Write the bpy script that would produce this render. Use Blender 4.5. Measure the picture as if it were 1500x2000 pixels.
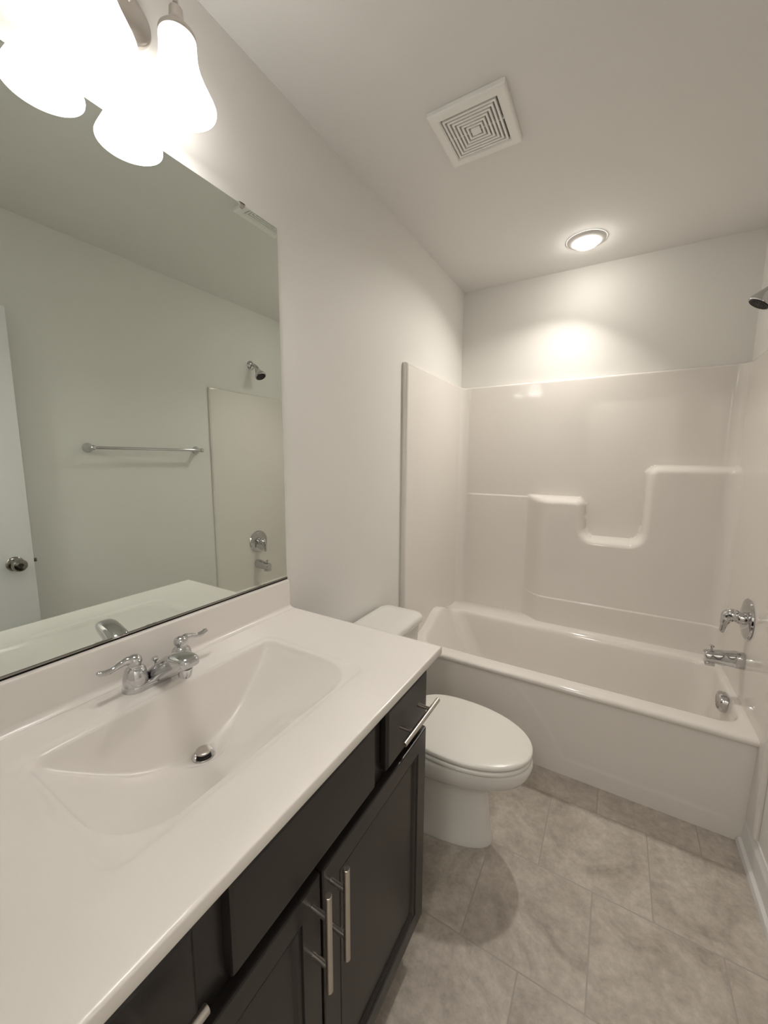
import bpy, bmesh, math, random
import numpy as np
from mathutils import Vector, Matrix

for o in list(bpy.data.objects):
    bpy.data.objects.remove(o)
SC = bpy.context.scene
COL = SC.collection
PI = math.pi

# ------------------------------------------------------------------ camera, world, exposure, light levels
def cam_axes(yaw, pitch, roll):
    f = Vector((math.sin(yaw)*math.cos(pitch), math.cos(yaw)*math.cos(pitch), math.sin(pitch)))
    r = Vector((math.cos(yaw), -math.sin(yaw), 0))
    u = r.cross(f)
    return (math.cos(roll)*r + math.sin(roll)*u, -math.sin(roll)*r + math.cos(roll)*u, f)
cd = bpy.data.cameras.new('camera')
cam = bpy.data.objects.new('camera', cd); COL.objects.link(cam)
cr, cu, cf = cam_axes(-0.5346, -0.1343, 0.0059)
cam.matrix_world = Matrix(((cr.x, cu.x, -cf.x, 0.9184), (cr.y, cu.y, -cf.y, -0.9159),
                           (cr.z, cu.z, -cf.z, 1.4115), (0, 0, 0, 1)))
cd.sensor_fit = 'VERTICAL'; cd.sensor_height = 36.0
cd.lens = 760.3155*36.0/2000.0
cd.clip_start = 0.01
SC.camera = cam
w = bpy.data.worlds.new('world'); SC.world = w; w.use_nodes = True
w.node_tree.nodes['Background'].inputs[0].default_value = (0.9, 0.88, 0.85, 1)
w.node_tree.nodes['Background'].inputs[1].default_value = 0.05
SC.view_settings.view_transform = 'Standard'
SC.view_settings.look = 'None'
SC.view_settings.gamma = 1.0
SC.view_settings.use_curve_mapping = False
SC.view_settings.exposure = 0.60
SHADE_POWER = 3.5        # emission of the two frosted glass shades
LENS_POWER = 36.0        # emission of the round ceiling light
BULB_POWER = 96.0       # bulbs inside the shades
HALL_FILL_POWER = 14.0         # fill light added in the hall, no fixture
TUB_POWER = 4.9          # downward beam of the ceiling light
WARM = (1.0, 0.965, 0.93, 1)
WARMER = (1.0, 0.94, 0.87, 1)

# ------------------------------------------------------------------ materials
def nodes_of(name):
    m = bpy.data.materials.new(name); m.use_nodes = True
    nt = m.node_tree
    return m, nt, nt.nodes['Principled BSDF']
def setp(b, col, rough, metal=0.0, spec=0.5, coat=0.0, coat_rough=0.05):
    b.inputs['Base Color'].default_value = (*col, 1)
    b.inputs['Roughness'].default_value = rough
    b.inputs['Metallic'].default_value = metal
    b.inputs['Specular IOR Level'].default_value = spec
    b.inputs['Coat Weight'].default_value = coat
    b.inputs['Coat Roughness'].default_value = coat_rough
def surf(name, col, rough, metal=0.0, spec=0.5, coat=0.0, var=0.0, scale=3.0, bump=0.0, bscale=200.0, stretch=(1, 1, 1)):
    """principled surface with optional noise tint and fine noise bump"""
    m, nt, b = nodes_of(name)
    setp(b, col, rough, metal, spec, coat)
    tc = nt.nodes.new('ShaderNodeTexCoord'); mp = nt.nodes.new('ShaderNodeMapping')
    mp.inputs['Scale'].default_value = stretch
    nt.links.new(tc.outputs['Object'], mp.inputs[0])
    if var:
        n = nt.nodes.new('ShaderNodeTexNoise'); n.inputs['Scale'].default_value = scale
        n.inputs['Detail'].default_value = 4
        nt.links.new(mp.outputs[0], n.inputs[0])
        r = nt.nodes.new('ShaderNodeValToRGB')
        r.color_ramp.elements[0].position = 0.3; r.color_ramp.elements[1].position = 0.7
        r.color_ramp.elements[0].color = (*[c*(1-var) for c in col], 1)
        r.color_ramp.elements[1].color = (*[min(1, c*(1+var)) for c in col], 1)
        nt.links.new(n.outputs[0], r.inputs[0]); nt.links.new(r.outputs[0], b.inputs['Base Color'])
    if bump:
        n2 = nt.nodes.new('ShaderNodeTexNoise'); n2.inputs['Scale'].default_value = bscale
        nt.links.new(mp.outputs[0], n2.inputs[0])
        bp = nt.nodes.new('ShaderNodeBump'); bp.inputs['Strength'].default_value = bump
        bp.inputs['Distance'].default_value = 0.002
        nt.links.new(n2.outputs[0], bp.inputs['Height']); nt.links.new(bp.outputs[0], b.inputs['Normal'])
    return m
def emis(name, col, strength):
    m, nt, b = nodes_of(name)
    setp(b, (0.9, 0.9, 0.88), 0.35)
    b.inputs['Emission Color'].default_value = col
    b.inputs['Emission Strength'].default_value = strength
    return m
M = {}
M['wall'] = surf('wall_paint', (0.84, 0.825, 0.785), 0.55, spec=0.3, bump=0.08, bscale=350)
M['ceiling'] = surf('ceiling_paint', (0.85, 0.838, 0.81), 0.8, spec=0.2, bump=0.1, bscale=300)
M['trim'] = surf('trim_paint', (0.80, 0.79, 0.77), 0.3)
M['door'] = surf('door_paint', (0.92, 0.925, 0.93), 0.35)
M['counter'] = surf('cultured_marble', (0.83, 0.79, 0.745), 0.22, spec=0.5, var=0.012, scale=5)
M['tub'] = surf('gelcoat', (0.83, 0.79, 0.74), 0.07, spec=0.5)
M['china'] = surf('vitreous_china', (0.80, 0.785, 0.745), 0.08, spec=0.5)
M['seat'] = surf('seat_plastic', (0.82, 0.80, 0.745), 0.18, spec=0.5)
M['espresso'] = surf('espresso_finish', (0.018, 0.0145, 0.0135), 0.30, spec=0.5, var=0.12, scale=14, stretch=(1, 1, 0.15))
M['chrome'] = surf('chrome', (0.60, 0.60, 0.61), 0.05, metal=1.0)
M['nickel'] = surf('brushed_nickel', (0.60, 0.56, 0.52), 0.30, metal=1.0, bump=0.05, bscale=400)
M['darknickel'] = surf('aged_nickel', (0.28, 0.26, 0.24), 0.22, metal=1.0)
M['mirror'] = surf('mirror_silver', (0.755, 0.805, 0.76), 0.0, metal=1.0)
M['glassedge'] = surf('glass_edge', (0.62, 0.68, 0.62), 0.1)
M['vent'] = surf('vent_plastic', (0.95, 0.935, 0.90), 0.4)
M['dark'] = surf('dark_cavity', (0.06, 0.05, 0.045), 0.8)
M['rubber'] = surf('black_rubber', (0.02, 0.018, 0.018), 0.5)
M['shade'] = emis('frosted_lit_glass', WARM, SHADE_POWER)
M['bulb'] = emis('lit_bulb', WARM, BULB_POWER)
M['lens'] = emis('lit_lens', WARMER, LENS_POWER)

def tile_material():
    m, nt, b = nodes_of('stone_look_tile')
    L = nt.links.new
    setp(b, (0.4, 0.37, 0.33), 0.42, spec=0.35)
    tc = nt.nodes.new('ShaderNodeTexCoord'); mp = nt.nodes.new('ShaderNodeMapping')
    mp.inputs['Location'].default_value = (-0.617+0.1675+0.335*4, -0.055+0.335*20, 0)
    L(tc.outputs['Object'], mp.inputs[0])
    br = nt.nodes.new('ShaderNodeTexBrick')
    br.offset = 0.5; br.offset_frequency = 2; br.squash = 1.0
    br.inputs['Scale'].default_value = 1.0
    br.inputs['Mortar Size'].default_value = 0.0022
    br.inputs['Mortar Smooth'].default_value = 0.3
    br.inputs['Brick Width'].default_value = 0.335
    br.inputs['Row Height'].default_value = 0.335
    br.inputs['Color1'].default_value = (0.30, 0.30, 0.30, 1)
    br.inputs['Color2'].default_value = (0.70, 0.70, 0.70, 1)
    br.inputs['Mortar'].default_value = (0.5, 0.5, 0.5, 1)
    L(mp.outputs[0], br.inputs[0])
    # per tile offset of the marbling
    off = nt.nodes.new('ShaderNodeVectorMath'); off.operation = 'MULTIPLY_ADD'
    off.inputs[1].default_value = (9, 7, 5)
    L(br.outputs['Color'], off.inputs[0]); L(mp.outputs[0], off.inputs[2])
    n1 = nt.nodes.new('ShaderNodeTexNoise'); n1.inputs['Scale'].default_value = 5.5
    n1.inputs['Detail'].default_value = 9; n1.inputs['Roughness'].default_value = 0.66
    n1.inputs['Distortion'].default_value = 1.1
    L(off.outputs[0], n1.inputs[0])
    r1 = nt.nodes.new('ShaderNodeValToRGB')
    e = r1.color_ramp.elements
    e[0].position = 0.30; e[0].color = (0.37, 0.325, 0.275, 1)
    e[1].position = 0.72; e[1].color = (0.62, 0.565, 0.495, 1)
    k = e.new(0.5); k.color = (0.505, 0.455, 0.395, 1)
    L(n1.outputs[0], r1.inputs[0])
    n2 = nt.nodes.new('ShaderNodeTexNoise'); n2.inputs['Scale'].default_value = 42
    n2.inputs['Detail'].default_value = 6; n2.inputs['Roughness'].default_value = 0.7
    L(off.outputs[0], n2.inputs[0])
    r2 = nt.nodes.new('ShaderNodeValToRGB')
    r2.color_ramp.elements[0].position = 0.3; r2.color_ramp.elements[0].color = (0.80, 0.80, 0.80, 1)
    r2.color_ramp.elements[1].position = 0.7; r2.color_ramp.elements[1].color = (1.16, 1.16, 1.16, 1)
    L(n2.outputs[0], r2.inputs[0])
    mul = nt.nodes.new('ShaderNodeMix'); mul.data_type = 'RGBA'; mul.blend_type = 'MULTIPLY'
    mul.inputs[0].default_value = 1
    L(r1.outputs[0], mul.inputs[6]); L(r2.outputs[0], mul.inputs[7])
    mx = nt.nodes.new('ShaderNodeMix'); mx.data_type = 'RGBA'
    mx.inputs[7].default_value = (0.40, 0.365, 0.325, 1)
    L(br.outputs['Fac'], mx.inputs[0]); L(mul.outputs[2], mx.inputs[6])
    L(mx.outputs[2], b.inputs['Base Color'])
    inv = nt.nodes.new('ShaderNodeMath'); inv.operation = 'SUBTRACT'; inv.inputs[0].default_value = 1
    L(br.outputs['Fac'], inv.inputs[1])
    ad = nt.nodes.new('ShaderNodeMath'); ad.operation = 'MULTIPLY_ADD'
    ad.inputs[1].default_value = 0.12
    L(n1.outputs[0], ad.inputs[0]); L(inv.outputs[0], ad.inputs[2])
    bp = nt.nodes.new('ShaderNodeBump'); bp.inputs['Strength'].default_value = 0.5
    bp.inputs['Distance'].default_value = 0.0015
    L(ad.outputs[0], bp.inputs['Height']); L(bp.outputs[0], b.inputs['Normal'])
    return m
M['tile'] = tile_material()

# ------------------------------------------------------------------ mesh helpers (all coordinates are world metres)
class MB:
    def __init__(s): s.v = []; s.f = []
    def add(s, verts, faces):
        n = len(s.v); s.v += [tuple(p) for p in verts]
        s.f += [tuple(i+n for i in f) for f in faces]; return s
    def box(s, x0, x1, y0, y1, z0, z1, bev=0.0, seg=2):
        bm = bmesh.new(); bmesh.ops.create_cube(bm, size=1)
        for v in bm.verts:
            v.co = Vector(((x0+x1)/2+v.co.x*(x1-x0), (y0+y1)/2+v.co.y*(y1-y0), (z0+z1)/2+v.co.z*(z1-z0)))
        if bev: bmesh.ops.bevel(bm, geom=bm.edges[:], offset=bev, segments=seg, profile=0.5, affect='EDGES')
        bm.verts.ensure_lookup_table(); bm.verts.index_update()
        s.add([v.co for v in bm.verts], [[v.index for v in f.verts] for f in bm.faces]); bm.free(); return s
    def rings(s, R, cap0=True, cap1=True, closed=True, loop=False):
        n = len(R[0]); V = [p for r in R for p in r]; F = []
        K = len(R)
        for i in range(K if loop else K-1):
            a = i*n; b = ((i+1) % K)*n
            for j in range(n if closed else n-1):
                k = (j+1) % n
                F.append((a+j, a+k, b+k, b+j))
        if cap0 and not loop: F.append(tuple(range(n-1, -1, -1)))
        if cap1 and not loop: F.append(tuple((K-1)*n+j for j in range(n)))
        return s.add(V, F)
    def lathe(s, prof, org, axis=(0, 0, 1), n=32, cap0=True, cap1=True):
        """prof: (radius, height) pairs along axis"""
        a = Vector(axis).normalized(); t = Vector((1, 0, 0)) if abs(a.x) < .9 else Vector((0, 1, 0))
        u = a.cross(t).normalized(); v = a.cross(u); o = Vector(org)
        R = [[o+a*h+(u*math.cos(2*PI*k/n)+v*math.sin(2*PI*k/n))*r for k in range(n)] for r, h in prof]
        return s.rings(R, cap0, cap1)
    def sweep(s, pts, sizes, n=16, up=(0, 0, 1), power=2.0, smooth=6):
        """tube through pts, sizes = radius or (half width, half height); Catmull-Rom smoothed"""
        P = [Vector(p) for p in pts]; S = [(z, z) if not hasattr(z, '__len__') else tuple(z) for z in sizes]
        Q = []; T = []
        if smooth > 1 and len(P) > 2:
            for i in range(len(P)-1):
                p0 = P[max(i-1, 0)]; p1 = P[i]; p2 = P[i+1]; p3 = P[min(i+2, len(P)-1)]
                for k in range(smooth):
                    t = k/smooth
                    Q.append(0.5*((2*p1)+(p2-p0)*t+(2*p0-5*p1+4*p2-p3)*t*t+(3*p1-p0-3*p2+p3)*t**3))
                    e = t*t*(3-2*t)
                    T.append((S[i][0]*(1-e)+S[i+1][0]*e, S[i][1]*(1-e)+S[i+1][1]*e))
            Q.append(P[-1]); T.append(S[-1])
        else: Q, T = P, S
        R = []; up = Vector(up)
        for i, q in enumerate(Q):
            d = (Q[min(i+1, len(Q)-1)]-Q[max(i-1, 0)]).normalized()
            sd = d.cross(up)
            if sd.length < 1e-4: sd = d.cross(Vector((0, 1, 0)))
            sd.normalize(); n2 = sd.cross(d).normalized()
            ring = []
            for k in range(n):
                c = math.cos(2*PI*k/n); b = math.sin(2*PI*k/n)
                c = math.copysign(abs(c)**(2/power), c); b = math.copysign(abs(b)**(2/power), b)
                ring.append(q+sd*c*T[i][0]+n2*b*T[i][1])
            R.append(ring)
        return s.rings(R)
    def build(s, name, mat, parent=None, angle=35, weld=False):
        me = bpy.data.meshes.new(name)
        org = Vector(parent.matrix_world.translation) if parent is not None else None
        if parent is not None:
            org = Vector(parent['_org']) if '_org' in parent else parent.location
            V = [(p[0]-org[0], p[1]-org[1], p[2]-org[2]) for p in s.v]
        else: V = s.v
        me.from_pydata(V, [], s.f); me.validate()
        bm = bmesh.new(); bm.from_mesh(me)
        if weld: bmesh.ops.remove_doubles(bm, verts=bm.verts, dist=1e-5)
        bmesh.ops.recalc_face_normals(bm, faces=bm.faces)
        bm.to_mesh(me); bm.free()
        me.polygons.foreach_set('use_smooth', [True]*len(me.polygons))
        me.set_sharp_from_angle(angle=math.radians(angle))
        me.materials.append(mat); me.update()
        o = bpy.data.objects.new(name, me); COL.objects.link(o)
        if parent is not None:
            o.parent = parent; ORG[o.name] = tuple(org)
        return o
ORG = {}
def sub(mb, name, mat, part, angle=35):
    """sub-part: child of a part whose own origin is its thing's origin"""
    org = ORG[part.name]
    mb.v = [(p[0]-org[0], p[1]-org[1], p[2]-org[2]) for p in mb.v]
    o = mb.build(name, mat, None, angle); o.parent = part
    return o
def thing(name, label, cat, loc, group=None):
    o = bpy.data.objects.new(name, None); COL.objects.link(o)
    o.location = loc; o.empty_display_size = 0.05
    o['label'] = label; o['category'] = cat
    if group: o['group'] = group
    return o
def struct(o, label=None):
    o['kind'] = 'structure'
    if label: o['label'] = label
    return o
def rrect(x0, x1, y0, y1, r, n=8):
    """rounded rectangle, counter-clockwise, 4*(n+1) points"""
    out = []
    for cx, cy, a in ((x1-r, y0+r, -PI/2), (x1-r, y1-r, 0), (x0+r, y1-r, PI/2), (x0+r, y0+r, PI)):
        for k in range(n+1):
            t = a+PI/2*k/n
            out.append((cx+r*math.cos(t), cy+r*math.sin(t)))
    return out
def smooth01(t): t = np.clip(t, 0, 1); return t*t*(3-2*t)

# ------------------------------------------------------------------ the room
W, L, H = 1.4349, 1.6266, 2.4685
YF = -0.936                      # inner face of the wall with the doorway
YH = -2.30                       # end of the hall behind it
struct(MB().box(-0.1, W+0.1, YH-0.1, L+0.1, -0.06, 0).build('floor', M['tile']))
struct(MB().box(-0.1, W+0.1, YH-0.1, L+0.1, H, H+0.06).build('ceiling', M['ceiling']))
struct(MB().box(-0.1, 0, YH-0.1, L+0.1, 0, H).build('wall_left', M['wall']))
struct(MB().box(W, W+0.1, YH-0.1, L+0.1, 0, H).build('wall_right', M['wall']))
struct(MB().box(0, W, L, L+0.1, 0, H).build('wall_back', M['wall']))
mb = MB().box(0, 0.62, YF-0.11, YF, 0, H).box(0.62, W, YF-0.11, YF, 2.06, H).box(1.41, W, YF-0.11, YF, 0, 2.06)
struct(mb.build('wall_front', M['wall']))
struct(MB().box(0, W, YH-0.1, YH, 0, H).build('wall_hall', M['wall']))

def baseboard(name, x_wall, sx, y0, y1):
    prof = [(0, 0), (0.030, 0), (0.030, 0.010), (0.026, 0.020), (0.0165, 0.026), (0.0150, 0.030), (0.0150, 0.085),
            (0.012, 0.095), (0.007, 0.101), (0.005, 0.112), (0, 0.112)]
    R = [[(x_wall+sx*px, y, pz) for px, pz in prof] for y in (y0, y1)]
    return struct(MB().rings(R).build(name, M['trim'], angle=30))
baseboard('baseboard_right', W, -1, YF, 0.864)
baseboard('baseboard_left', 0, 1, 0.0, 0.80)
# doorway casing
mb = MB().box(0.56, 0.62, YF, YF+0.015, 0, 2.12, 0.003).box(0.56, 1.41, YF, YF+0.015, 2.06, 2.12, 0.003)
struct(mb.build('trim_1', M['trim']))

# the open door leaf beside the right wall, seen in the mirror
D1 = struct(MB().box(1.367, 1.402, -0.925, -0.233, 0.012, 2.045, 0.002).build('door_1', M['door']),
            'white flush door standing open along the right wall')
ORG[D1.name] = (0, 0, 0)
ky, kz = -0.300, 0.940
mb = MB().lathe([(0.0, 0), (0.032, 0), (0.032, 0.003), (0.028, 0.007), (0.013, 0.010), (0.011, 0.026), (0.014, 0.032),
                 (0.024, 0.039), (0.028, 0.049), (0.027, 0.058), (0.022, 0.065), (0.011, 0.068), (0.010, 0.0665), (0, 0.0665)],
                (1.367, ky, kz), (-1, 0, 0), 40, False, False)
sub(mb, 'door_knob', M['darknickel'], D1)
sub(MB().box(1.376, 1.393, -0.2335, -0.2315, kz-0.028, kz+0.028, 0.0005).box(1.379, 1.390, -0.232, -0.219, kz-0.008, kz+0.008, 0.002),
    'door_latch', M['darknickel'], D1)

# ------------------------------------------------------------------ bathtub
TY0, TZ = 0.822, 0.441
def tub_hump(x, y):
    fx = float(smooth01((0.34-x)/0.26))
    return 0.080*math.exp(-((y-1.205)/0.135)**2)*fx
def tub_ring(x0, x1, y0, y1, r, z, hump=0.0):
    return [(x, y, z+hump*tub_hump(x, y)) for x, y in densify(rrect(x0, x1, y0, y1, r, 9))]
def densify(p):
    """split the four straight runs of a rounded rectangle so that rings can undulate"""
    out = []; n = len(p)
    for i in range(n):
        out.append(p[i])
        if (i+1) % 10 == 0:
            a = p[i]; b = p[(i+1) % n]
            for k in range(1, 14):
                t = k/14; out.append((a[0]+(b[0]-a[0])*t, a[1]+(b[1]-a[1])*t))
    return out
tub = thing('bathtub', 'glossy white alcove bathtub with a plain apron across the back of the room', 'bathtub', (W/2, 1.22, 0))
X0, X1, Y1 = 0.003, W-0.003, L-0.003
R = [tub_ring(X0, X1, TY0+0.014, Y1, 0.002, TZ-0.030),
     tub_ring(X0, X1, TY0+0.003, Y1, 0.002, TZ-0.024),
     tub_ring(X0, X1, TY0, Y1, 0.003, TZ-0.012),
     tub_ring(X0, X1, TY0+0.004, Y1, 0.005, TZ-0.003),
     tub_ring(X0+0.006, X1-0.006, TY0+0.013, Y1-0.005, 0.012, TZ, 1),
     tub_ring(0.030, 1.418, 0.862, 1.50, 0.03, TZ+0.001, 1),
     tub_ring(0.056, 1.402, 0.897, 1.452, 0.075, TZ, 1),
     tub_ring(0.066, 1.397, 0.908, 1.440, 0.080, TZ-0.003, 1),
     tub_ring(0.074, 1.393, 0.915, 1.433, 0.082, TZ-0.012, 1),
     tub_ring(0.082, 1.390, 0.919, 1.428, 0.083, TZ-0.030, .9),
     tub_ring(0.140, 1.380, 0.932, 1.415, 0.085, 0.30, .3),
     tub_ring(0.215, 1.366, 0.945, 1.402, 0.088, 0.17),
     tub_ring(0.240, 1.358, 0.955, 1.392, 0.09, 0.125),
     tub_ring(0.265, 1.340, 0.972, 1.375, 0.09, 0.098),
     tub_ring(0.320, 1.295, 1.010, 1.335, 0.08, 0.086)]
MB().rings(R, cap0=False).build('tub_basin', M['tub'], tub, angle=50)
# apron: leaning sheet with a shallow embossed field behind a big arc
nx, nz = 150, 60
xs = np.linspace(0.003, W-0.003, nx); zs_ = np.linspace(0.0, TZ-0.022, nz)
V = []
for z in zs_:
    t = z/TZ
    yb = 0.868+(TY0+0.010-0.868)*t
    for x in xs:
        # arc from the rim down to the right, then a line low along the apron
        ax = 0.49+0.33*(1-max(0.0, (z-0.06)/(TZ-0.06)))**0.62
        d1 = (x-ax)/0.012; d2 = (z-0.075)/0.02; d3 = (1.40-x)/0.03
        e = float(smooth01(min(d1, d2, d3)))
        V.append((x, yb+0.0022*e, z))
F = [(j*nx+i, j*nx+i+1, (j+1)*nx+i+1, (j+1)*nx+i) for j in range(nz-1) for i in range(nx-1)]
MB().add(V, F).build('apron', M['tub'], tub, angle=60)
oy, oz = 1.135, 0.402
ov = MB().lathe([(0, 0), (0.038, 0), (0.042, 0.003), (0.043, 0.014), (0.042, 0.024), (0.038, 0.029), (0.028, 0.0315), (0.012, 0.032), (0, 0.032)],
                (1.392, oy, oz), (-1, 0, -0.06), 40, False, False).build('overflow_cover', M['chrome'], tub)
mb = MB()
for k in range(-3, 4):
    zz = oz-0.002+k*0.008; hw = math.sqrt(max(1e-5, 0.030**2-(k*0.008)**2))
    mb.box(1.3585, 1.3620, oy-hw, oy+hw, zz-0.0012, zz+0.0012, 0.0005, 1)
sub(mb, 'grille_slots', M['nickel'], ov)

# ------------------------------------------------------------------ shower surround (one moulded sheet with shelf relief)
ST, SB = 1.876, TZ-0.006
def fillet_poly(pts, rad, n=10):
    out = [np.array(pts[0])]
    for i in range(1, len(pts)-1):
        p = np.array(pts[i]); a = np.array(pts[i-1])-p; b = np.array(pts[i+1])-p
        la, lb = np.linalg.norm(a), np.linalg.norm(b); a /= la; b /= lb; r = rad[i-1]
        ang = math.acos(max(-1, min(1, float(a@b)))); t = r/math.tan(ang/2)
        p0, p1 = p+a*t, p+b*t; bis = (a+b)/np.linalg.norm(a+b); c = p+bis*(r/math.sin(ang/2))
        a0 = math.atan2(*(p0-c)[::-1]); a1 = math.atan2(*(p1-c)[::-1]); da = (a1-a0+PI) % (2*PI)-PI
        for k in range(n+1):
            t_ = a0+da*k/n; out.append(c+r*np.array([math.cos(t_), math.sin(t_)]))
    out.append(np.array(pts[-1])); return np.array(out)
RELIEF = fillet_poly([(-2.0, 1.197), (0.772, 1.197), (0.790, 0.978), (1.058, 0.978), (1.062, 1.386), (3.0, 1.386)],
                     [0.040, 0.055, 0.060, 0.050])
def relief_dist(x, z):
    """signed distance inside the raised field (x, z arrays)"""
    A = RELIEF[:-1]; B = RELIEF[1:]
    P = np.stack([x, z], -1)[..., None, :]
    AB = B-A; t = np.clip(((P-A)*AB).sum(-1)/(AB*AB).sum(-1), 0, 1)
    D = np.linalg.norm(P-(A+t[..., None]*AB), axis=-1).min(-1)
    poly = np.vstack([RELIEF, [[3.0, -3], [-2.0, -3]]])
    ins = np.zeros(x.shape, bool); j = len(poly)-1
    for i in range(len(poly)):
        c = ((poly[i, 1] > z) != (poly[j, 1] > z)) & (x < (poly[j, 0]-poly[i, 0])*(z-poly[i, 1])/(poly[j, 1]-poly[i, 1]+1e-12)+poly[i, 0])
        ins ^= c; j = i
    return np.where(ins, D, -D)
def relief(x, z):
    t = np.clip((relief_dist(x, z)+0.004)/0.040, 0, 1)
    edge = np.sqrt(1-(1-t)**2)
    left = smooth01((x-0.440)/0.150)
    main = 0.090*edge*left
    main += 0.004*smooth01((0.604-z)/0.010)*left
    low = 0.0045*smooth01((1.195-z)/0.010)*(1-smooth01((x-0.47)/0.10))*smooth01((x-0.05)/0.09)
    return np.maximum(main, low)
PX0, PX1, PYB, PYL, PYR, FR = 0.026, W-0.014, 1.604, 0.812, 0.772, 0.055
path = []                                    # (x, y, kind, u)
nb = 190
for k in range(30): path.append((PX0, PYL+(PYB-FR-PYL)*k/30, 'l', 0))
for k in range(10):
    a = PI-PI/2*k/10; path.append((PX0+FR+FR*math.cos(a), PYB-FR+FR*math.sin(a), 'b', 0))
for k in range(nb+1): path.append((PX0+FR+(PX1-PX0-2*FR)*k/nb, PYB, 'b', 0))
for k in range(1, 11):
    a = PI/2-PI/2*k/10; path.append((PX1-FR+FR*math.cos(a), PYB-FR+FR*math.sin(a), 'b', 0))
for k in range(1, 31): path.append((PX1, PYB-FR, 'r', k/30))
zr = sorted(list(np.linspace(SB, ST-0.010, 230))+list(np.linspace(1.184, 1.197, 8))+list(np.linspace(0.593, 0.606, 8)))
XX, ZZ = np.meshgrid(np.array([p[0] for p in path]), np.array(zr))
DD = relief(XX, ZZ)
rows = []
for j, z in enumerate(zr):
    row = []
    for i, (x, y, kd, u) in enumerate(path):
        if kd == 'l': row.append((x, y, z))
        elif kd == 'b': row.append((x, y-DD[j, i], z))
        else:
            y0 = PYB-FR-DD[j, i]; row.append((x, y0+(PYR-y0)*u, z))
    rows.append(row)
def top_row(t):
    """roll the upper edge back to the walls"""
    out = []
    for i, (x, y, kd, u) in enumerate(path):
        bx, by = rows[-1][i][0], rows[-1][i][1]
        tx, ty = bx, by
        nx_, ny_ = (min(1, max(-1, (bx-W/2)/(W/2-PX0))), min(1, max(0, (by-(PYB-FR))/FR)))
        if kd == 'l': tx = 0.002
        elif kd == 'r': tx = W-0.002
        else:
            ty = L-0.002 if by > PYB-FR*0.6 else by+(L-PYB)*ny_
            if bx < PX0+FR: tx = 0.002+(bx-PX0)*(FR+PX0)/FR
            if bx > PX1-FR: tx = W-0.002-(PX1-bx)*(FR+PX0)/FR
        e = 1-math.cos(t*PI/2); out.append((bx+(tx-bx)*e, by+(ty-by)*e, ST-0.010+0.010*math.sin(t*PI/2)))
    return out
for t in (0.3, 0.6, 0.85): rows.append(top_row(t))
r1 = top_row(1.0); rows.append([(p[0], p[1], ST) for p in r1])
sur = thing('shower_surround', 'glossy white moulded shower surround with stepped shelves above the tub', 'shower surround', (W/2, 1.5, TZ))
npth = len(path)
V = [p for r in rows for p in r]
F = [(j*npth+i, j*npth+i+1, (j+1)*npth+i+1, (j+1)*npth+i) for j in range(len(rows)-1) for i in range(npth-1)]
MB().add(V, F).build('wall_panel', M['tub'], sur, angle=70)
def flange(x_wall, sx, y, q=1.0, back=0.09, z0=0.001):
    """rounded nailing flange at the front edge of a side panel, floor to top"""
    pr = [(0.0005, y-0.004), (0.0005, y+back), (0.026*q, y+back), (0.0275*q, y+0.010), (0.026*q, y+0.002), (0.021*q, y-0.003), (0.012*q, y-0.0055)]
    R = []
    for z, s in ((z0, 1), (ST-0.02, 1), (ST-0.010, .97), (ST-0.003, .80), (ST, .45)):
        R.append([(x_wall+sx*(px*s if px > .001 else px), py if py > y+.02 else y+.02+(py-y-.02)*(0.6+.4*s), z) for px, py in pr])
    return MB().rings(R)
flange(0, 1, PYL-0.006).build('front_flange', M['tub'], sur, angle=40)
flange(W, -1, PYR-0.006, 0.55, 0.115, 0.114).build('front_flange', M['tub'], sur, angle=40)

# ------------------------------------------------------------------ tub fittings on the right end panel
XR = PX1
vy, vz = 1.122, 0.782
val = thing('shower_valve', 'round chrome shower valve plate with a lever handle above the tub spout', 'shower valve', (XR, vy, vz))
MB().lathe([(0, 0), (0.082, 0), (0.083, 0.003), (0.080, 0.008), (0.066, 0.012), (0.040, 0.0145), (0.030, 0.015), (0, 0.015)],
           (XR-0.0005, vy, vz), (-1, 0, 0), 56, False, False).build('escutcheon', M['chrome'], val)
MB().lathe([(0, 0.012), (0.027, 0.012), (0.026, 0.030), (0.023, 0.036), (0.020, 0.040), (0, 0.040)],
           (XR, vy, vz), (-1, 0, 0), 36, False, False).build('valve_hub', M['chrome'], val)
MB().sweep([(XR-0.034, vy, vz+0.002), (XR-0.050, vy, vz+0.006), (XR-0.062, vy, vz-0.001), (XR-0.070, vy, vz-0.022),
            (XR-0.074, vy, vz-0.046), (XR-0.077, vy, vz-0.066), (XR-0.080, vy, vz-0.072)],
           [(0.023, 0.023), (0.027, 0.025), (0.025, 0.021), (0.016, 0.013), (0.0105, 0.0085), (0.0095, 0.0075), (0.004, 0.003)],
           n=24, up=(0, 1, 0)).build('lever', M['chrome'], val, angle=60)
sy, sz = 1.110, 0.608
sp = thing('tub_spout', 'chrome tub spout with a pull-up diverter over the tub rim', 'spout', (XR, sy, sz))
MB().sweep([(XR+0.001, sy, sz), (XR-0.02, sy, sz), (XR-0.06, sy, sz-0.003), (XR-0.10, sy, sz-0.006), (XR-0.118, sy, sz-0.008), (XR-0.126, sy, sz-0.009)],
           [(0.030, 0.033), (0.031, 0.034), (0.029, 0.030), (0.027, 0.026), (0.026, 0.025), (0.021, 0.020)], n=32, up=(0, 0, 1), power=2.5
           ).build('spout_body', M['chrome'], sp, angle=50)
MB().box(XR-0.124, XR-0.090, sy-0.022, sy+0.022, sz-0.043, sz-0.026, 0.004).build('spout_mouth', M['chrome'], sp)
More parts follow.
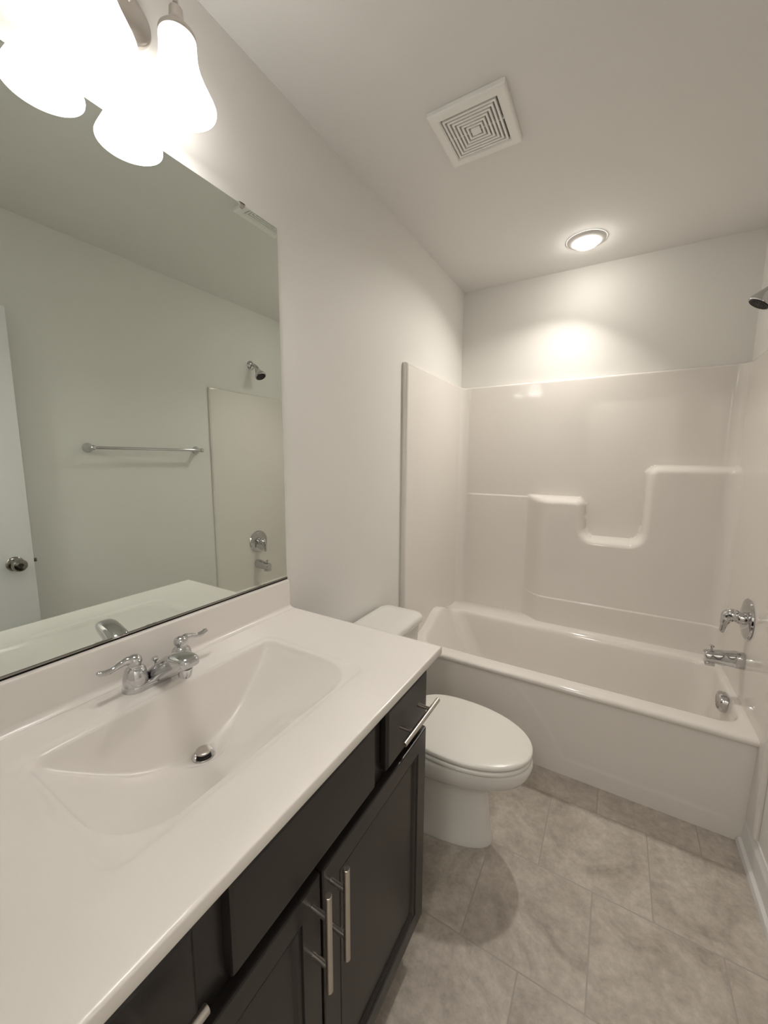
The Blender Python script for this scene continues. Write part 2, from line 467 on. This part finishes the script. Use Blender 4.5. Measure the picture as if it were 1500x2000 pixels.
MB().lathe([(0, 0), (0.004, 0), (0.004, 0.014), (0.009, 0.017), (0.009, 0.022), (0.006, 0.024), (0, 0.024)],
           (XR-0.104, sy, sz+0.018), (0, 0, 1), 20, False, False).build('diverter_knob', M['chrome'], sp)
hy, hz = 1.125, 2.083
sh = thing('wall_shower', 'chrome shower head on a bent arm high on the right wall', 'shower head', (W, hy, hz))
MB().lathe([(0, 0), (0.031, 0), (0.032, 0.003), (0.028, 0.009), (0.018, 0.014), (0.012, 0.016), (0, 0.016)],
           (W-0.0005, hy, hz), (-1, 0, 0), 36, False, False).build('wall_flange', M['chrome'], sh)
MB().sweep([(W-0.008, hy, hz), (W-0.022, hy, hz+0.001), (W-0.038, hy, hz-0.002), (W-0.050, hy, hz-0.010), (W-0.062, hy, hz-0.025)],
           [0.0105]*5, n=18, up=(0, 1, 0)).build('shower_arm', M['chrome'], sh)
ax_ = Vector((-0.55, 0, -0.835)).normalized()
o0 = Vector((W-0.057, hy, hz-0.018))
hd = MB().lathe([(0, 0), (0.014, 0), (0.016, 0.006), (0.014, 0.014), (0.015, 0.022), (0.023, 0.040), (0.034, 0.062), (0.040, 0.074), (0.040, 0.082), (0.037, 0.085), (0, 0.085)],
                o0, ax_, 36, False, False).build('spray_head', M['chrome'], sh)
mb = MB().lathe([(0, 0.0845), (0.033, 0.0845), (0.033, 0.0870), (0, 0.0875)], o0, ax_, 36, False, False)
u1 = ax_.cross(Vector((0, 1, 0))).normalized(); u2 = ax_.cross(u1)
for rr, nn in ((0.010, 6), (0.018, 12), (0.025, 18)):
    for k in range(nn):
        a = 2*PI*k/nn
        mb.lathe([(0, 0.086), (0.0016, 0.086), (0.0013, 0.0895), (0, 0.0895)], o0+u1*rr*math.cos(a)+u2*rr*math.sin(a), ax_, 8, False, False)
sub(mb, 'spray_face', M['rubber'], hd)

# ------------------------------------------------------------------ towel bar on the right wall (seen in the mirror)
tz_ = 1.462
tb = thing('towel_bar', 'chrome towel bar on the right wall, seen reflected in the mirror', 'towel bar', (W, 0.35, tz_))
for py in (0.049, 0.652):
    MB().lathe([(0, 0), (0.024, 0), (0.025, 0.003), (0.023, 0.008), (0.017, 0.016), (0.0125, 0.030), (0.0115, 0.052), (0.0125, 0.062), (0.012, 0.070), (0.008, 0.074), (0, 0.075)],
               (W-0.0005, py, tz_), (-1, 0, 0), 32, False, False).build('post', M['chrome'], tb)
MB().sweep([(W-0.062, 0.052, tz_), (W-0.062, 0.649, tz_)], [0.0075, 0.0075], n=20).build('bar', M['chrome'], tb)

# ------------------------------------------------------------------ vanity cabinet
VY0, VY1, YC = -0.905, -0.027, -0.4655
CT = 0.9227                                    # counter top height
CB = CT-0.021
XF, XD = 0.511, 0.530                          # face frame front, door front
van = thing('vanity_cabinet', 'dark espresso vanity cabinet with two doors and bar pulls under the white top', 'cabinet', (0.26, YC, 0))
mb = MB().box(0.004, XF-0.019, VY1-0.016, VY1, 0.0, CB-0.0005).box(0.004, XF-0.019, VY0, VY0+0.016, 0.0, CB-0.0005)
mb.box(0.004, 0.012, VY0+0.016, VY1-0.016, 0.10, CB-0.0005).box(0.012, XF-0.019, VY0+0.016, VY1-0.016, 0.10, 0.116)
mb.build('carcass', M['espresso'], van)
mb = MB()
DZ0, DZ1, WZ0, WZ1 = 0.112, 0.700, 0.722, 0.866
for y0, y1 in ((VY1-0.036, VY1), (VY0, VY0+0.036), (-0.288, -0.240), (-0.691, -0.643)):
    mb.box(XF-0.019, XF, y0, y1, 0.10, CB-0.0005)
mb.box(XF-0.019, XF, YC-0.025, YC+0.025, 0.10, 0.74)
for z0, z1 in ((0.10, 0.14), (0.685, 0.737), (0.852, CB-0.0005)):
    mb.box(XF-0.0185, XF-0.0003, VY0+0.001, VY1-0.001, z0, z1)
mb.build('face_frame', M['espresso'], van)
MB().box(XF-0.075, XF-0.062, VY0+0.017, VY1-0.017, 0.0, 0.10).build('toe_kick', M['espresso'], van)
def yz_rect(i, x, y0, y1, z0, z1):
    return [(x, y0+i, z0+i), (x, y1-i, z0+i), (x, y1-i, z1-i), (x, y0+i, z1-i)]
def slab_front(y0, y1, z0, z1):
    prof = [(0, XF+0.0006), (0, XD-0.006), (0.0015, XD-0.003), (0.006, XD)]
    return MB().rings([yz_rect(i, x, y0, y1, z0, z1) for i, x in prof])
def panel_front(y0, y1, z0, z1):
    prof = [(0, XF+0.0006), (0, XD-0.005), (0.0012, XD-0.0015), (0.004, XD), (0.047, XD), (0.0485, XD-0.004), (0.0535, XD-0.0045),
            (0.055, XD-0.0025), (0.059, XD-0.004), (0.064, XD-0.0095)]
    return MB().rings([yz_rect(i, x, y0, y1, z0, z1) for i, x in prof])
def pull(c, horizontal):
    """bar pull centred at c = (y, z)"""
    y, z = c; xh = XD+0.035; h = 0.094; ps = 0.048
    mb = MB(); r = 0.006
    d = Vector((0, 1, 0)) if horizontal else Vector((0, 0, 1)); o = Vector((xh, y, z))
    mb.lathe([(0, -h), (r-0.0007, -h), (r, -h+0.0007), (r, h-0.0007), (r-0.0007, h), (0, h)], o, d, 24, False, False)
    for s in (-1, 1):
        mb.lathe([(0, 0), (0.005, 0), (0.005, 0.033), (0, 0.033)], Vector((XD-0.0005, y, z))+d*s*ps, (1, 0, 0), 18, False, False)
    return mb
dl = panel_front(YC+0.0022, -0.029, DZ0, DZ1).build('door', M['espresso'], van, angle=20)
sub(pull((-0.4405, 0.611), False), 'handle', M['nickel'], dl)
dl = panel_front(-0.902, YC-0.0022, DZ0, DZ1).build('door', M['espresso'], van, angle=20)
sub(pull((-0.4905, 0.611), False), 'handle', M['nickel'], dl)
dr = slab_front(-0.238, -0.030, WZ0, WZ1).build('drawer_front', M['espresso'], van, angle=20)
sub(pull((-0.132, 0.795), True), 'handle', M['nickel'], dr)
dr = slab_front(-0.901, -0.693, WZ0, WZ1).build('drawer_front', M['espresso'], van, angle=20)
sub(pull((-0.799, 0.795), True), 'handle', M['nickel'], dr)
slab_front(-0.645, -0.286, WZ0, WZ1).build('false_front', M['espresso'], van, angle=20)

# ------------------------------------------------------------------ vanity top with moulded basin
VT0, VT1, VTX = -0.931, 0.0, 0.5562
top = thing('countertop', 'white cultured marble vanity top with moulded rectangular basin', 'countertop', (0.28, YC, CB))
nx, ny = 150, 250
gx = np.linspace(0.004, VTX-0.006, nx); gy = np.linspace(VT0+0.004, VT1-0.006, ny)
GX, GY = np.meshgrid(gx, gy)
def rbox(x, y, cx, cy, hx, hy, r):
    qx = np.abs(x-cx)-hx+r; qy = np.abs(y-cy)-hy+r
    return np.minimum(np.maximum(qx, qy), 0)+np.hypot(np.maximum(qx, 0), np.maximum(qy, 0))-r
BX0, BX1, BHY = 0.128, 0.432, 0.262
s1 = -rbox(GX, GY, (BX0+BX1)/2-0.002, YC, (BX1-BX0)/2+0.016, BHY+0.018, 0.035)     # shallow dish
lip = 0.003*smooth01(s1/0.012)
def smin(a, b, k):
    h = np.clip(0.5+0.5*(b-a)/k, 0, 1)
    return b*(1-h)+a*h-k*h*(1-h)
ins = -rbox(GX, GY, (BX0+BX1)/2, YC, (BX1-BX0)/2, BHY, 0.03)
u = np.clip(np.abs(GY-YC)/BHY, 0, 1)
ramp = 0.149*(1-u**1.55)
back = np.maximum(GX-BX0, 0)*2.6
front = np.maximum(BX1-GX, 0)*0.74
deep = smin(smin(ramp, back, 0.035), front, 0.095)
deep = np.maximum(smin(deep, np.maximum(ins, 0)*2.6, 0.02), 0)
deep = np.where(ins > 0, deep, 0)
# settle the area round the drain
dx_, dy_ = 0.212, YC
Z = CT-lip-deep
rd = np.hypot(GX-dx_, GY-dy_)
zd = float(Z[np.unravel_index(np.argmin(rd), rd.shape)])
DRZ = zd-0.001
Z = Z+(DRZ-Z)*(1-smooth01((rd-0.020)/0.03))*0.9
V = [(GX[j, i], GY[j, i], Z[j, i]) for j in range(ny) for i in range(nx)]
F = [(j*nx+i, j*nx+i+1, (j+1)*nx+i+1, (j+1)*nx+i) for j in range(ny-1) for i in range(nx-1)]
# rounded outer edge and underside
loop = [i for i in range(nx)]+[j*nx+nx-1 for j in range(1, ny)]+[(ny-1)*nx+i for i in range(nx-2, -1, -1)]+[j*nx for j in range(ny-2, 0, -1)]
prev = loop
def off(p, e):
    x, y, z = p
    ex = e if x > VTX-0.007 else (-e*0.6 if x < 0.005 else 0)
    ey = e if y > VT1-0.007 else (-e*0.6 if y < VT0+0.005 else 0)
    return x+ex, y+ey
for e, z in ((0.0045, CT-0.0003), (0.0054, CT-0.0011), (0.006, CT-0.0026), (0.006, CT-0.0185), (0.0052, CT-0.0203), (0.004, CB)):
    base = len(V); cur = []
    for k, idx in enumerate(loop):
        x, y = off(V[idx], e); V.append((x, y, z)); cur.append(base+k)
    n = len(loop)
    for k in range(n): F.append((prev[k], cur[k], cur[(k+1) % n], prev[(k+1) % n]))
    prev = cur
MB().add(V, F).build('counter', M['counter'], top, angle=70)
# backsplash with coved foot and eased top
prof = [(0.0045, CT-0.003), (0.034, CT-0.003), (0.034, CT+0.0006), (0.0275, CT+0.0025), (0.0225, CT+0.007), (0.0205, CT+0.013), (0.0200, CT+0.088),
        (0.0185, CT+0.0925), (0.0155, CT+0.0935), (0.0045, CT+0.0935)]
R = []
for y, s in ((VT0, 1), (-0.010, 1), (-0.005, .97), (-0.0025, .92)):
    R.append([(x if x < .005 else x-(1-s)*0.05, y, z-(1-s)*0.04 if z > CT+.08 else z) for x, z in prof])
MB().rings(R).build('backsplash', M['counter'], top, angle=40)
fl = MB().lathe([(0.010, -0.001), (0.013, 0.0010), (0.0205, 0.0030), (0.0225, 0.0020), (0.0232, 0.0000)], (dx_, dy_, DRZ+0.001), (0.0, 0, 1), 40, True, False
                ).build('drain_flange', M['chrome'], top)
sub(MB().lathe([(0, 0.001), (0.0125, 0.001), (0.0125, 0.009), (0, 0.009)], (dx_, dy_, DRZ+0.001), (0, 0, 1), 32, False, False), 'stopper_seal', M['rubber'], fl)
sub(MB().lathe([(0, 0.009), (0.0150, 0.009), (0.0156, 0.0105), (0.0150, 0.0130), (0.0135, 0.0138), (0, 0.0142)], (dx_, dy_, DRZ+0.001), (0, 0, 1), 36, False, False), 'stopper_cap', M['nickel'], fl)

# ------------------------------------------------------------------ faucet
FX, FY, FZ = 0.068, YC, CT-0.0025
fa = thing('faucet', 'chrome two-handle centerset faucet behind the basin', 'faucet', (FX, FY, FZ))
R = []
for s, z in ((1.0, 0.0), (1.0, 0.008), (0.97, 0.013), (0.90, 0.0165), (0.78, 0.018)):
    R.append([(x, y, FZ+z) for x, y in rrect(FX-0.0255*s, FX+0.0255*s, FY-0.078+0.0255*(1-s), FY+0.078-0.0255*(1-s), 0.0252*s, 10)])
MB().rings(R).build('base_plate', M['chrome'], fa, angle=40)
for sgn in (-1, 1):
    yh = FY+sgn*0.0515
    hb = MB().lathe([(0, 0.015), (0.0248, 0.015), (0.0250, 0.019), (0.0238, 0.028), (0.0215, 0.040), (0.0185, 0.048), (0.0150, 0.0515), (0.0125, 0.0525),
                     (0.0118, 0.0545), (0.0132, 0.0575), (0.0150, 0.0640), (0.0138, 0.0710), (0.0100, 0.0755), (0.0045, 0.0775), (0, 0.078)],
                    (FX, yh, FZ), (0, 0, 1), 40, False, False).build('handle_hub', M['chrome'], fa, angle=50)
    sub(MB().sweep([(FX, yh, FZ+0.0655), (FX, yh+sgn*0.011, FZ+0.070), (FX, yh+sgn*0.025, FZ+0.0685), (FX, yh+sgn*0.040, FZ+0.0645),
                    (FX, yh+sgn*0.053, FZ+0.0635), (FX, yh+sgn*0.064, FZ+0.0665), (FX, yh+sgn*0.069, FZ+0.0690)],
                   [(0.0105, 0.0095), (0.0100, 0.0085), (0.0072, 0.0062), (0.0062, 0.0050), (0.0078, 0.0055), (0.0080, 0.0052), (0.0040, 0.0028)], n=20), 'handle_lever', M['chrome'], hb, 60)
R = []
for x, zt, zb, hw in ((0.050, 0.938, 0.926, 0.022), (0.056, 0.947, 0.925, 0.029), (0.072, 0.960, 0.925, 0.0300), (0.090, 0.974, 0.926, 0.0285), (0.104, 0.984, 0.931, 0.0265),
                      (0.120, 0.993, 0.940, 0.0250), (0.138, 0.9995, 0.951, 0.0240), (0.156, 1.0035, 0.962, 0.0235), (0.172, 1.004, 0.971, 0.0230), (0.184, 1.0025, 0.977, 0.0210), (0.1915, 0.999, 0.982, 0.0165), (0.1945, 0.995, 0.987, 0.009)):
    ring = []
    for k in range(40):
        c = math.cos(2*PI*k/40); d = math.sin(2*PI*k/40)
        pz = 2.9 if d > 0 else 3.8
        c_ = math.copysign(abs(c)**(2/pz), c); d_ = math.copysign(abs(d)**(2/pz), d)
        zc = zb+(zt-zb)*0.42
        ring.append((x, FY+hw*c_*(1 if d > 0 else 1-0.12*abs(d_)), zc+(zt-zc)*d_ if d > 0 else zc+(zc-zb)*d_))
    R.append(ring)
MB().rings(R).build('spout', M['chrome'], fa, angle=50)
MB().lathe([(0, 0), (0.0120, 0), (0.0132, 0.002), (0.0138, 0.022), (0, 0.022)], (0.163, FY, 0.9545), (0.25, 0, 1), 28, False, False).build('aerator', M['chrome'], fa)
MB().lathe([(0, 0.012), (0.0025, 0.012), (0.0025, 0.034), (0.0065, 0.038), (0.0075, 0.042), (0.006, 0.045), (0, 0.046)], (FX-0.017, FY, FZ), (0, 0, 1), 20, False, False
           ).build('lift_rod', M['chrome'], fa)

# ------------------------------------------------------------------ mirror
MZ0, MZ1, MY0, MY1 = 1.0205, 2.0865, -0.926, -0.002
mi = thing('wall_mirror', 'large frameless wall mirror above the vanity top', 'mirror', (0, YC, MZ0))
MB().box(0.0005, 0.0038, MY0, MY1, MZ0, MZ1).build('glass_edge', M['glassedge'], mi)
MB().add([(0.0042, MY0+.001, MZ0+.001), (0.0042, MY1-.001, MZ0+.001), (0.0042, MY1-.001, MZ1-.001), (0.0042, MY0+.001, MZ1-.001),
          (0.0039, MY0+.0005, MZ0+.0005), (0.0039, MY1-.0005, MZ0+.0005), (0.0039, MY1-.0005, MZ1-.0005), (0.0039, MY0+.0005, MZ1-.0005)],
         [(0, 1, 2, 3), (4, 5, 1, 0), (5, 6, 2, 1), (6, 7, 3, 2), (7, 4, 0, 3)]).build('mirror_glass', M['mirror'], mi, angle=10)
for yc_ in (-0.129, -0.80):
    pr = []
    for k in range(13):
        a = PI*k/12; pr.append((yc_+0.009*math.cos(a), MZ1+0.003-0.014*math.sin(a)))
    R = [[(x, y, z) for y, z in pr] for x in (0.0048, 0.0068)]
    MB().rings(R).box(0.0005, 0.0068, yc_-0.009, yc_+0.009, MZ1+0.0005, MZ1+0.003).build('mirror_clip', M['nickel'], mi)
    # J channel clips keep the sheet against the wall
MB().box(0.0005, 0.0062, MY0, MY1, MZ0-0.004, MZ0-0.0003).box(0.0046, 0.0062, MY0, MY1, MZ0-0.003, MZ0+0.0035).build('bottom_channel', M['darknickel'], mi)

# ------------------------------------------------------------------ vanity light
LY = -0.4376
vl = thing('vanity_light', 'brushed nickel vanity light with two lit frosted bell shades above the mirror', 'wall light', (0, LY, 2.285))
R = []
for s, x in ((1, 0.0005), (1, 0.010), (0.97, 0.014), (0.90, 0.0165), (0.82, 0.018), (0.72, 0.024), (0.50, 0.027), (0.2, 0.028)):
    R.append([(x, y, z) for y, z in [(LY+0.083*s*math.cos(2*PI*k/56), 2.290+0.056*s*math.sin(2*PI*k/56)) for k in range(56)]])
MB().rings(R).build('backplate', M['nickel'], vl, angle=40)
SX, RZ = 0.103, 2.1225
for sy_ in (-0.3582, -0.5169):
    sg = 1 if sy_ > LY else -1
    MB().sweep([(0.020, LY+sg*0.030, 2.300), (0.045, LY+sg*0.038, 2.325), (0.075, LY+sg*0.055, 2.352), (0.096, LY+sg*0.072, 2.352), (SX, sy_, 2.330), (SX, sy_, 2.300), (SX, sy_, 2.270)],
               [0.0052]*7, n=16).build('arm', M['nickel'], vl)
    MB().lathe([(0, 0.172), (0.009, 0.172), (0.0125, 0.168), (0.0132, 0.156), (0.0145, 0.148), (0.020, 0.140), (0.029, 0.131), (0.0345, 0.1245), (0.0350, 0.119), (0.0345, 0.1165), (0, 0.1165)],
               (SX, sy_, RZ), (0, 0, 1), 40, False, False).build('socket_cap', M['nickel'], vl)
    out = [(0.0335, 0.1200), (0.0345, 0.112), (0.0345, 0.100), (0.0350, 0.088), (0.0370, 0.074), (0.0415, 0.058), (0.0490, 0.040), (0.0570, 0.024), (0.0640, 0.010), (0.0668, 0.003), (0.0664, 0.0004)]
    inn = [(r-0.003, h+0.0006) for r, h in out[::-1]]
    MB().lathe(out+inn, (SX, sy_, RZ), (0, 0, 1), 48, False, False).build('shade', M['shade'], vl, angle=60)
    MB().lathe([(0, 0.030), (0.010, 0.0315), (0.018, 0.036), (0.0235, 0.044), (0.025, 0.053), (0.0235, 0.063), (0.018, 0.075), (0.0135, 0.088), (0.0130, 0.1165), (0, 0.1165)],
               (SX, sy_, RZ), (0, 0, 1), 24, False, False).build('bulb', M['bulb'], vl, angle=60)

# ------------------------------------------------------------------ ceiling light over the tub
CX, CY = 0.714, 1.335
cl = thing('ceiling_light', 'small round lit ceiling light above the bathtub', 'ceiling light', (CX, CY, H))
MB().lathe([(0.050, 0.012), (0.056, 0.014), (0.066, 0.0125), (0.080, 0.007), (0.086, 0.003), (0.087, 0.0003)], (CX, CY, H), (0, 0, -1), 56, False, False
           ).build('trim_ring', M['trim'], cl)
MB().lathe([(0, 0.0350), (0.020, 0.0340), (0.036, 0.0305), (0.047, 0.025), (0.0525, 0.016), (0.0525, 0.008)], (CX, CY, H), (0, 0, -1), 48, False, False
           ).build('lens', M['lens'], cl, angle=60)

al = bpy.data.lights.new('tub_downlight', 'AREA'); al.shape = 'DISK'; al.size = 0.07; al.spread = math.radians(126)
al.energy = TUB_POWER; al.color = WARMER[:3]
ao = bpy.data.objects.new('tub_downlight', al); COL.objects.link(ao); ao.parent = cl; ao.location = (0, 0, -0.0375)
ao.rotation_euler = Vector((-0.24, -0.23, -1)).to_track_quat('-Z', 'Y').to_euler()

# ------------------------------------------------------------------ exhaust fan grille
EX, EY, EH = 0.4545, 0.431, 0.119
ef = thing('exhaust_fan_grille', 'square white exhaust fan grille with concentric slots on the ceiling', 'vent', (EX, EY, H))
def sq(h, z): return [(EX-h, EY-h, z), (EX+h, EY-h, z), (EX+h, EY+h, z), (EX-h, EY+h, z)]
GI = 0.088
R = [sq(EH, H-0.0005), sq(EH, H-0.012), sq(EH-0.002, H-0.016), sq(EH-0.006, H-0.018), sq(GI+0.004, H-0.018), sq(GI, H-0.0135), sq(GI, H-0.006)]
MB().rings(R, False, False).build('frame', M['vent'], ef, angle=25)
MB().box(EX-GI-0.003, EX+GI+0.003, EY-GI-0.003, EY+GI+0.003, H-0.004, H-0.0008).build('cavity', M['dark'], ef)
h = GI-0.0046
for k in range(6):
    a, b = h-k*0.0115, h-k*0.0115-0.0072
    R = [sq(a, H-0.006), sq(a-0.0006, H-0.0165), sq(b+0.0006, H-0.0165), sq(b, H-0.006)]
    MB().rings(R, False, False).build('louver', M['vent'], ef, angle=25)
hb_ = h-6*0.0115
MB().box(EX-hb_, EX+hb_, EY-hb_, EY+hb_, H-0.0165, H-0.006, 0.0012).build('centre_block', M['vent'], ef)
mb = MB()
for dx, dy in ((1, 0), (-1, 0), (0, 1), (0, -1)):
    a, b = hb_, GI
    x0, x1 = sorted((EX+dx*a, EX+dx*b)) if dx else (EX-0.0012, EX+0.0012)
    y0, y1 = sorted((EY+dy*a, EY+dy*b)) if dy else (EY-0.0012, EY+0.0012)
    mb.box(x0, x1, y0, y1, H-0.0140, H-0.006)
mb.build('louver_ribs', M['vent'], ef)

# ------------------------------------------------------------------ toilet
TC = 0.388
to = thing('toilet', 'white elongated toilet with closed lid between vanity and tub', 'toilet', (0.35, TC, 0))
def egg(xb, xf, hw, z, n=64, split=0.44, pb=2.7, pf=2.05):
    """closed outline: squarer at the back, elliptic to the front"""
    xm = xb+(xf-xb)*split; out = []
    for k in range(n):
        t = 2*PI*k/n; c = math.cos(t); s = math.sin(t)
        if c >= 0: p = pf; a = xf-xm
        else: p = pb; a = xm-xb
        out.append((xm+a*math.copysign(abs(c)**(2/p), c), TC+hw*math.copysign(abs(s)**(2/p), s), z))
    return out
R = [egg(0.085, 0.622, 0.100, 0.001, pb=4), egg(0.085, 0.624, 0.102, 0.010, pb=4), egg(0.088, 0.618, 0.099, 0.028, pb=4), egg(0.095, 0.610, 0.095, 0.08, pb=4),
     egg(0.100, 0.602, 0.093, 0.15, pb=4), egg(0.100, 0.600, 0.097, 0.205, pb=4), egg(0.095, 0.610, 0.108, 0.240, pb=3.6), egg(0.085, 0.640, 0.128, 0.266, pb=3.3),
     egg(0.072, 0.688, 0.150, 0.287, pb=3), egg(0.062, 0.724, 0.166, 0.308), egg(0.056, 0.740, 0.174, 0.335), egg(0.052, 0.747, 0.178, 0.362),
     egg(0.054, 0.745, 0.177, 0.372), egg(0.060, 0.738, 0.171, 0.377), egg(0.14, 0.66, 0.10, 0.377)]
MB().rings(R).build('bowl', M['china'], to, angle=50)
# bulge of the trapway on both flanks
for s in (-1, 1):
    MB().sweep([(0.40, TC+s*0.060, 0.25), (0.35, TC+s*0.066, 0.262), (0.29, TC+s*0.070, 0.245), (0.25, TC+s*0.072, 0.18), (0.24, TC+s*0.072, 0.08), (0.24, TC+s*0.072, 0.002)],
               [0.030, 0.038, 0.042, 0.042, 0.040, 0.040], n=20, up=(0, 1, 0)).build('trapway', M['china'], to)
# seat ring and lid
def plate(z0, z1, xb, xf, hw, r, dome=0.0):
    R = [egg(xb+r, xf-r, hw-r, z0), egg(xb+r*.3, xf-r*.3, hw-r*.3, z0+r*.3), egg(xb, xf, hw, z0+r), egg(xb, xf, hw, z1-r), egg(xb+r*.12, xf-r*.12, hw-r*.12, z1-r*.55),
         egg(xb+r*.45, xf-r*.45, hw-r*.45, z1-r*.18), egg(xb+r, xf-r, hw-r, z1)]
    if dome:
        for q in (0.8, 0.55, 0.3, 0.08):
            xm = (xb+xf)/2; R.append(egg(xm+(xb-xm)*q, xm+(xf-xm)*q, hw*q, z1+dome*(1-q*q)))
    return MB().rings(R)
plate(0.3795, 0.3965, 0.262, 0.742, 0.174, 0.006).build('seat', M['seat'], to, angle=50)
plate(0.3990, 0.4180, 0.258, 0.744, 0.174, 0.008, 0.004).build('lid', M['seat'], to, angle=50)
for s in (-1, 1):
    MB().lathe([(0, -0.024), (0.010, -0.024), (0.012, -0.022), (0.012, 0.022), (0.010, 0.024), (0, 0.024)], (0.268, TC+s*0.075, 0.399), (0, 1, 0), 20, False, False
               ).build('hinge', M['seat'], to)
# tank and its lid
def tank_ring(x0, x1, hy, r, z): return [(x, y, z) for x, y in rrect(x0, x1, TC-hy, TC+hy, r, 8)]
R = [tank_ring(0.045, 0.190, 0.185, 0.03, 0.372), tank_ring(0.035, 0.205, 0.200, 0.035, 0.40), tank_ring(0.028, 0.212, 0.210, 0.04, 0.55), tank_ring(0.022, 0.218, 0.218, 0.04, 0.700)]
MB().rings(R).build('tank', M['china'], to, angle=50)
R = [tank_ring(0.018, 0.226, 0.226, 0.045, 0.6985), tank_ring(0.014, 0.231, 0.231, 0.048, 0.704), tank_ring(0.013, 0.233, 0.233, 0.05, 0.715), tank_ring(0.014, 0.231, 0.231, 0.05, 0.726),
     tank_ring(0.019, 0.226, 0.226, 0.047, 0.733), tank_ring(0.030, 0.212, 0.212, 0.04, 0.737), tank_ring(0.06, 0.18, 0.18, 0.03, 0.7385)]
MB().rings(R).build('tank_lid', M['china'], to, angle=50)
tl = MB().lathe([(0, 0), (0.012, 0), (0.012, 0.010), (0, 0.012)], (0.2155, TC-0.165, 0.655), (1, 0, 0), 20, False, False)
tl.sweep([(0.223, TC-0.165, 0.655), (0.226, TC-0.13, 0.652), (0.226, TC-0.095, 0.648)], [(0.005, 0.006), (0.005, 0.007), (0.004, 0.006)], n=14)
tl.build('flush_lever', M['chrome'], to)

# ------------------------------------------------------------------ unseen fill light added behind the camera to lift the room through the doorway
hl = bpy.data.lights.new('hall_fill', 'POINT'); hl.energy = HALL_FILL_POWER; hl.color = (1, 0.95, 0.9); hl.shadow_soft_size = 0.12
ho = bpy.data.objects.new('hall_fill', hl); COL.objects.link(ho); ho.location = (0.75, -1.65, 2.25)
